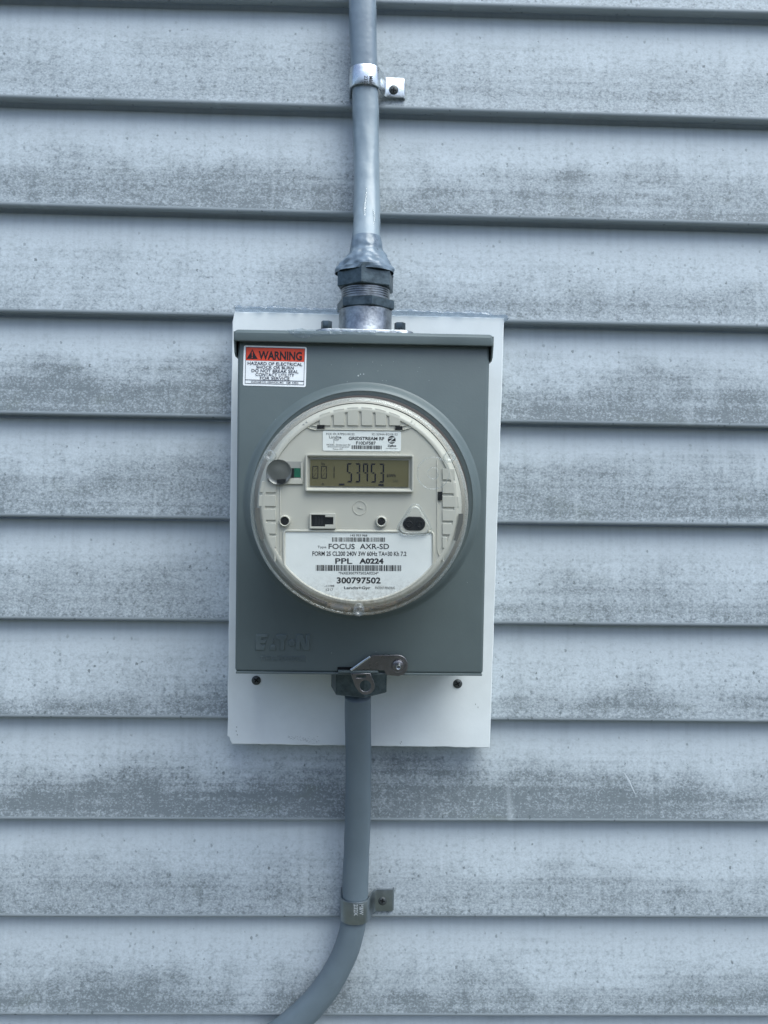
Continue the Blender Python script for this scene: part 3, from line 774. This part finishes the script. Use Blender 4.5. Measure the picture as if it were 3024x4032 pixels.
# bead round the front edge of the cover
def ring(r, w, y, cx=MX, cz=MZ, seg=128, hh=None):
    hh = hh or w
    return grid_mesh([[(cx + (r + w * math.cos(R(b * 45))) * math.cos(2 * math.pi * k / seg), y + hh * math.sin(R(b * 45)), cz + (r + w * math.cos(R(b * 45))) * math.sin(2 * math.pi * k / seg)) for b in range(8)] for k in range(seg)], close_u=True, close_v=True)
link('cover_rim', ring(.0757, .0006, YC + .0020), clear_mat('clear_rim', (.97, .98, .97), .07, .04, 1.5), mt_, smooth=180)
# meter body
body_prof = [(.0795, YF - .0085), (.0765, YF - .016), (.0757, YM + .012), (.0752, YM + .008), (.0735, YM + .0045), (.0722, YM + .0012), (.0705, YM), (.0688, YM + .0003), (.0684, YM + .0012), (.0001, YM + .0012)]
body = link('body', lathe_y(body_prof, MX, MZ, 160), BEIGE, mt_, smooth=50)
A = .010
YP = YM + .0012      # flat of the face

def fplate(name, polys, mat, parent, lift, depth, bev=0., y=None, **k):
    yy = (YP if y is None else y) - lift
    return link(name, plate(polys, yy, depth, bev, 2), mat, parent, smooth=50, **k)
# raised panel that carries display and ports, edged by the rib fields
fc = (1413, 1998)
# ribs at left, right, top
cen = W(1413, 1998, YP); 
def clipx(y, r, side):
    d = math.sqrt(max(r * r - (y - 1998) ** 2, 0)); return 1413 + side * d
for k in range(6):                              # left column of blocks
    y0 = 1895 + k * 54.4; y1 = y0 + 44
    xa = max(clipx(y0, 396, -1), clipx(y1, 396, -1)) ; xb = 1086
    if k in (2, 3, 4): xa += (10, 14, 12)[k - 2]
    fplate('rib_block', [[(xa, y0), (xb, y0 + .5), (xb, y1 + .5), (clipx(y1, 396, -1) + (12 if k in (2, 3, 4) else 0), y1)]], BEIGE, body, .0010, .0016, .0004)
for k in range(7):                              # right column
    y0 = 1845 + k * 54.0; y1 = y0 + 44
    xb = min(clipx(y0, 396, 1), clipx(y1, 396, 1)) - (14 if k in (3, 4, 5) else 0)
    if k == 0: xb = 1792
    fplate('rib_block', [[(1742, y0), (xb, y0 + .5), (xb, y1 + .5), (1742, y1)]], BEIGE, body, .0010, .0016, .0004)
tx = [1257, 1312, 1367, 1422, 1477, 1531, 1586]
for a, b in zip(tx, tx[1:]):                    # top row
    a2, b2 = a + 1, b - 10
    ya = 1998 - math.sqrt(396 ** 2 - (a2 - 1413) ** 2); yb = 1998 - math.sqrt(396 ** 2 - (b2 - 1413) ** 2)
    fplate('rib_block', [[(a2, ya), ((a2 + b2) / 2, (ya + yb) / 2 - 1.5), (b2, yb), (b2, 1676), (a2, 1675)]], BEIGE, body, .0010, .0016, .0004)
for sgn in (-1, 1):                             # curved channel ends of the top field
    cx = 1414 + sgn * 170
    arc = [(cx + sgn * (t * 52), 1690 - 24 * t ** 2.2) for t in [k / 8 for k in range(9)]]
    arc2 = [(x - sgn * 2, y + 3.5) for x, y in arc][::-1]
    fplate('channel_edge', [arc + arc2], BEIGE, body, .0010, .0014, .0003)
    arc = [(cx + sgn * (t * 42), 1676 - 22 * t ** 2.0) for t in [k / 8 for k in range(9)]]
    fplate('channel_edge', [arc + [(x - sgn * 2, y + 3) for x, y in arc][::-1]], BEIGE, body, .0008, .0012, .0003)
fplate('channel_edge', [[(1244, 1689), (1584, 1693), (1584, 1696.5), (1244, 1692.5)]], BEIGE, body, .0010, .0014, .0003)
for x, sgn, y0 in ((1102, -1, 1905), (1724, 1, 1810)):    # upright edges of the side fields
    pts = [(x, y0), (x, 2160)] + [(x + sgn * 26 * (t ** 2), 2160 + 50 * t) for t in (.25, .5, .75, 1)]
    fplate('channel_edge', [pts + [(a - 3.2 * sgn, b) for a, b in pts[::-1]]], BEIGE, body, .0007, .0012, .0003)
for x0, y0, x1, y1 in ((1248, 1673, 1278, 1688), (1556, 1678, 1585, 1693), (1724, 1936, 1741, 1970)):
    fplate('vent_slot', [rrect(x0, y0, x1, y1, 0, ang=A)], DARK, body, .0012, .0004)
# side clips seen through the wall of the cover, and grime block at the foot
fplate('side_clip', [[(1006, 2000), (1022, 2000), (1023, 2028), (1031, 2080), (1040, 2122), (1028, 2128), (1014, 2085), (1004, 2036)]], CLIPD, body, .0018, .0006)
fplate('side_clip', [[(1806, 2023), (1825, 2022), (1822, 2060), (1812, 2095), (1800, 2130), (1787, 2128), (1796, 2090), (1804, 2050)]], CLIPD, body, .0018, .0006)
fplate('lower_clip', [rot([(1301, 2371), (1384, 2384), (1380, 2407), (1301, 2396)], 0)], CLIPD, body, .0036, .0006)

# display
bz = fplate('display_bezel', [rrect(1202, 1789, 1629, 1936, 6, ang=A), rrect(1209, 1796, 1622, 1929, 3, ang=A)], BEIGE, mt_, .0036, .0040, .0003)
def slopes(o, i, y0, y1):
    """four sloping inner faces of the bezel"""
    po = [W(*p, y0) for p in o]; pi = [W(*p, y1) for p in i]
    m = bpy.data.meshes.new('s'); m.from_pydata([tuple(p) for p in po + pi], [], [(k, (k + 1) % 4, 4 + (k + 1) % 4, 4 + k) for k in range(4)]); return m
link('bezel_slope', slopes(rrect(1208, 1795, 1623, 1930, ang=A), rrect(1222, 1811, 1608, 1914, ang=A), YP - .0034, YP + .0022), BEIGE, bz)
lcd = link('display', plate([rrect(1221, 1810, 1609, 1915, 0, ang=A)], YP + .0018 - .0030, .0006), LCD, mt_)
YL = YP + .0018 - .0030
# the slopes end on the display; digits are cell outlines
def seg7(x0, y0, x1, y1, on, w, slant=0):
    ym = (y0 + y1) / 2; g_ = w * .25; out = []
    def q(*p): out.append(rot(list(p), A, ((x0 + x1) / 2, ym)))
    if 'a' in on: q((x0 + g_, y0), (x1 - g_, y0), (x1 - w, y0 + w), (x0 + w, y0 + w))
    if 'd' in on: q((x0 + g_, y1), (x1 - g_, y1), (x1 - w, y1 - w), (x0 + w, y1 - w))
    if 'f' in on: q((x0, y0 + g_), (x0 + w, y0 + w + g_), (x0 + w, ym - w * .6), (x0, ym - w * .3))
    if 'b' in on: q((x1, y0 + g_), (x1 - w, y0 + w + g_), (x1 - w, ym - w * .6), (x1, ym - w * .3))
    if 'e' in on: q((x0, y1 - g_), (x0 + w, y1 - w - g_), (x0 + w, ym + w * .6), (x0, ym + w * .3))
    if 'c' in on: q((x1, y1 - g_), (x1 - w, y1 - w - g_), (x1 - w, ym + w * .6), (x1, ym + w * .3))
    if 'g' in on: q((x0 + w * .9, ym), (x0 + w * 1.4, ym - w * .45), (x1 - w * 1.4, ym - w * .45), (x1 - w * .9, ym), (x1 - w * 1.4, ym + w * .45), (x0 + w * 1.4, ym + w * .45))
    if '/' in on:
        q((x1 - w * 1.6, y0 + w * 2), (x1 - w * 1.1, y0 + w * 2), (x0 + w * 3.2, ym - w), (x0 + w * 2.7, ym - w))
        q((x1 - w * 3.2, ym + w), (x1 - w * 2.7, ym + w), (x0 + w * 1.6, y1 - w * 2), (x0 + w * 1.1, y1 - w * 2))
    return out
digs = []
for ch, x, yo in (('afgcd', 1366, 0), ('abgcd', 1398, .3), ('abfgc', 1429, .6), ('afgcd', 1460, 1), ('abgcd', 1492, 1.3)):
    link('display_digit', plate(seg7(x, 1824 + yo, x + 20.5, 1899 + yo, ch, 5.6), YL - .0002, .0001), SEG, lcd)
for on, x in (('abcdef/', 1230), ('abcdef/', 1264), ('bc', 1294)):
    link('display_digit', plate(seg7(x, 1835, x + 23, 1884, on, 2.6 if on != 'bc' else 3), YL - .0002, .0001), SEG, lcd)
for q in ((1335, 1904, 1356, 1911), (1490, 1906, 1511, 1913)): link('display_mark', plate([rrect(*q, ang=A)], YL - .0002, .0001), SEG, lcd)
for q in (('Va', 1264, 1821, 1279, 1832, .01), ('A', 1267, 1901, 1276, 1909, .02), ('kWh', 1524, 1866, 1558, 1879, .01)): link('lettering', text_mesh([q], YL - .0001, ang=A), SEG, lcd)
link('lettering', text_mesh([('240', 1547, 1890, 1568, 1898, .0)], YL - .0001, ang=A), SEGF, lcd)

# sensor window at left
def disc(px, py, y, rpx, depth, mat, name, parent, bev=.0002, n=40): return link(name, plate([circ(px, py, rpx, n)], y, depth, bev, 2), mat, parent, smooth=50)
fplate('board_window', [rrect(1110, 1817, 1192, 1905, 2, ang=A)], BEIGED, body, .0004, .0006)
fplate('window_sill', [[(1128, 1884), (1184, 1884), (1193, 1906), (1118, 1906)]], BEIGE, body, .0016, .0008, .0003)
fplate('window_jamb', [[(1184, 1823), (1194, 1818), (1194, 1906), (1184, 1884)]], BEIGE, body, .0012, .0006, .0003)
fplate('circuit_board', [rrect(1140, 1843, 1185, 1879, ang=A)], PCB, body, .0007, .0005)
fplate('circuit_board_edge', [rrect(1140, 1843, 1158, 1879, ang=A)], BLACK, body, .0012, .0004)
c = W(1098, 1859, YP - .003)
link('sensor_lens', lathe_y([(.0001, YP - .0030), (.0030, YP - .0030), (.0062, YP - .0022), (.0082, YP - .0026), (.0090, YP - .0034), (.0093, YP - .0020), (.0093, YP)], c.x, c.z, 56),
     M('smoked_lens', (.11, .115, .108), .22, spec=.5, coat=.5), mt_, smooth=60)
fplate('lens_notch', [[(1089, 1888), (1126, 1886), (1124, 1901), (1108, 1905), (1090, 1901)]], BLACK, body, .0040, .0004)
# buttons
for px, py, br in ((1122, 2051, 16.5), (1501, 2053, 15)):
    cc = W(px, py, YP)
    rr = S(YP)
    bz_ = link('button_collar', lathe_y([(br * rr, YP), (br * rr, YP - .0026), ((br + 2.5) * rr, YP - .0030), (21.5 * rr, YP - .0026), (23.5 * rr, YP)], cc.x, cc.z, 40), BEIGE, body, smooth=50)
    link('button', lathe_y([(.0001, YP - .0018), (br * .8 * rr, YP - .0018), (br * rr * .95, YP - .0010), (br * rr, YP)], cc.x, cc.z, 32), BLACK, mt_, smooth=50)
# rectangular port
pt_ = fplate('port_frame', [rrect(1219, 2021, 1322, 2082, 3, ang=.006), [(1225, 2027), (1280, 2028), (1280, 2036), (1312, 2036.5), (1312, 2066), (1280, 2066), (1280, 2074), (1225, 2074)]], BEIGE, mt_, .0028, .0030, .0003)
link('port_socket', plate([rrect(1222, 2025, 1314, 2077)], YP - .0005, .0003), BLACK, pt_)
link('port_contact', plate([rrect(1240 + 12 * k, 2034, 1246 + 12 * k, 2068) for k in range(3)], YP - .0009, .0003), M('dark_connector', (.02, .021, .022), .35), pt_)
# triangular optical port
tri = lambda s: [(1633 + (x - 1633) * s, 2056 + (y - 2056) * s) for x, y in
    ([(1619, 1995), (1626, 1990), (1635, 1988), (1645, 1990), (1652, 1996)] + [(1692, 2066), (1697, 2080), (1695, 2092), (1686, 2102), (1672, 2106)] + [(1596, 2106), (1582, 2102), (1570, 2093), (1567, 2080), (1572, 2067)])]
op = fplate('optical_port_pad', [tri(.93)], BEIGE, mt_, .0030, .0034, .0010)
link('optical_port', plate([rot([(1610, 2034)] + [(1655, 2034)] + circ(1648, 2062, 27, 9, -55, 90) + circ(1613, 2062, 27, 9, 90, 235), .02)], YP - .0036, .0012, .0004, 2), BLACK, op, smooth=50)
for px in (1610, 1650):
    cc = W(px, 2063, YP); q = S(YP)
    link('optical_eye', lathe_y([(.0001, YP - .0040), (9 * q, YP - .0040), (11 * q, YP - .0046), (13.5 * q, YP - .0040), (13.6 * q, YP - .003)], cc.x, cc.z, 28), BLACK, op, smooth=50)
def px_ring(pts, y, w, name, parent, mat=CLIPM):
    p = [W(x, yy, y) for x, yy in pts]; n = len(p); rows = []
    for i in range(n):
        tg = (p[(i + 1) % n] - p[i - 1]).normalized(); sd = tg.cross(Vector((0, 1, 0))).normalized()
        rows.append([p[i] + sd * w * math.cos(R(60 * b)) + Vector((0, 1, 0)) * w * math.sin(R(60 * b)) for b in range(6)])
    return link(name, grid_mesh(rows, close_u=True, close_v=True), mat, parent, smooth=180)
px_ring(tri(1.03), YC - .0002, .0007, 'moulded_outline', mt_)
px_ring(tri(.86), YC - .0002, .0004, 'moulded_outline', mt_)
px_ring(circ(1706, 1863, 63, 64), YC, .00035, 'moulded_outline', mt_)
px_ring(circ(1706, 1863, 22, 36), YC, .0003, 'moulded_outline', mt_)
# date wheel on the face
px_ring(circ(1416, 2000, 26.5, 48), YP - .0001, .0003, 'date_wheel', mt_, BEIGE)
link('date_arrow', plate([[(1409, 1994), (1416, 1996), (1419, 1993), (1420, 1999), (1430, 2006), (1419, 2003), (1410, 2001)]], YP - .0005, .0006, .0002), BEIGE, mt_)
# cover bosses
for px, py, r_ in ((1061.5, 1792, 22.5), (1771, 1799, 22), (1413, 2404, 22)):
    cc = W(px, py, YC); q = S(YC)
    link('cover_boss', lathe_y([(.0001, YC - .0006), (5 * q, YC - .0006), (8 * q, YC - .0018), (r_ * .7 * q, YC - .0022), (r_ * q, YC - .0012), (r_ * q * 1.02, YC + .008), (r_ * q * .6, YC + .013)], cc.x, cc.z, 36), CLIPM, mt_, smooth=50)

# labels
YLb = YP - .0004
l1 = link('name_label', plate([rrect(1271, 1697, 1579, 1776, 6, ang=A)], YLb, .0003), PAPER, mt_)
link('lettering', join(text_mesh([
    ('FCC ID: R7PEG1R1S2', 1285, 1705, 1396, 1713, .0), ('IC: 5294A-EG1R1S2', 1465, 1706, 1566, 1714, .0),
    ('Landis', 1296, 1715, 1337, 1726, .0), ('+', 1336, 1719, 1345, 1728, .02), ('Gyr', 1317, 1726, 1336, 1737, .0),
    ('GRIDSTREAM RF', 1373, 1720, 1513, 1733, .025), ('F10DF587', 1402, 1738, 1480, 1751, .02),
    ('MODEL: Gridstream RF', 1286, 1748, 1380, 1754.5, .0), ('Enhanced Integrated', 1291, 1756, 1374, 1763.5, .0), ('Focus AX', 1311, 1765, 1349, 1771, .0),
    ('ZigBee', 1526, 1751, 1560, 1761, .03), ('Certified product', 1519, 1763, 1565, 1769, .0)], YLb, ang=A),
    plate([[(1314, 1727), (1315.5, 1727), (1315.5, 1746), (1314, 1746)]], YLb - .0001, .00005)), INK, l1)
zc_ = (1542.5, 1731.5)
zpoly = [(1530, 1724), (1554, 1722), (1554, 1725), (1537, 1738), (1556, 1737), (1554, 1741), (1530, 1742), (1530, 1739), (1547, 1726), (1529, 1727)]
link('emblem', plate([circ(zc_[0], zc_[1], 15.5, 28), zpoly], YLb - .0001, .00005), INK, l1)
link('barcode', barcode(1384, 1754, 1503, 1768.5, YLb, A, 3, 1.3), INK, l1)

arcb = circ(1412, 1997, 368, 40, 38, 142)
lab = [(1130, 2094), (1123, 2101)][::-1]
poly = [(1130, 2092), (1692, 2096), (1701, 2104), (1701, 2224)] + arcb[0:] + [(1123, 2224), (1123, 2100)]
poly = [p for p in poly if not (p in arcb and (p[0] > 1700 or p[0] < 1124))]
px_ring([(1412.5 + (x - 1412.5) * 1.016, 2230 + (y - 2230) * 1.02) for x, y in poly[::1]], YP - .0003, .0011, 'label_surround', body, BEIGE)
l2 = link('rating_label', plate([poly], YLb, .0003), PAPER, mt_)
link('lettering', text_mesh([
    ('142 953 968', 1380, 2104, 1446, 2112, .01), ('Type', 1250, 2149, 1285, 2161, .0), ('FOCUS', 1294, 2141, 1397, 2162, .012), ('AXR-SD', 1417, 2141, 1532, 2162, .012),
    ('FORM 2S CL200 240V 3W 60Hz TA=30 Kh 7.2', 1230, 2171, 1600, 2189, .018), ('PPL', 1320, 2198, 1387, 2220, .018), ('A0224', 1415, 2198, 1510, 2220, .04),
    ('*NXE300797502A0224*', 1333, 2251, 1491, 2262, .008), ('300797502', 1326, 2273, 1499, 2298, .03),
    ('-1198', 1278, 2303, 1316, 2311, .005), ('1217', 1284, 2317, 1312, 2326, .005), ('Landis+Gyr', 1355, 2309, 1459, 2323, .02), ('PATENT PENDING', 1478, 2310, 1555, 2320, .0)],
    YLb, ang=.003), INK, l2)
link('barcode', barcode(1308, 2116, 1517, 2133, YLb, .003, 5, 1.5), INK, l2)
link('barcode', barcode(1244, 2225, 1580, 2248, YLb, .003, 8, 1.7), INK, l2)
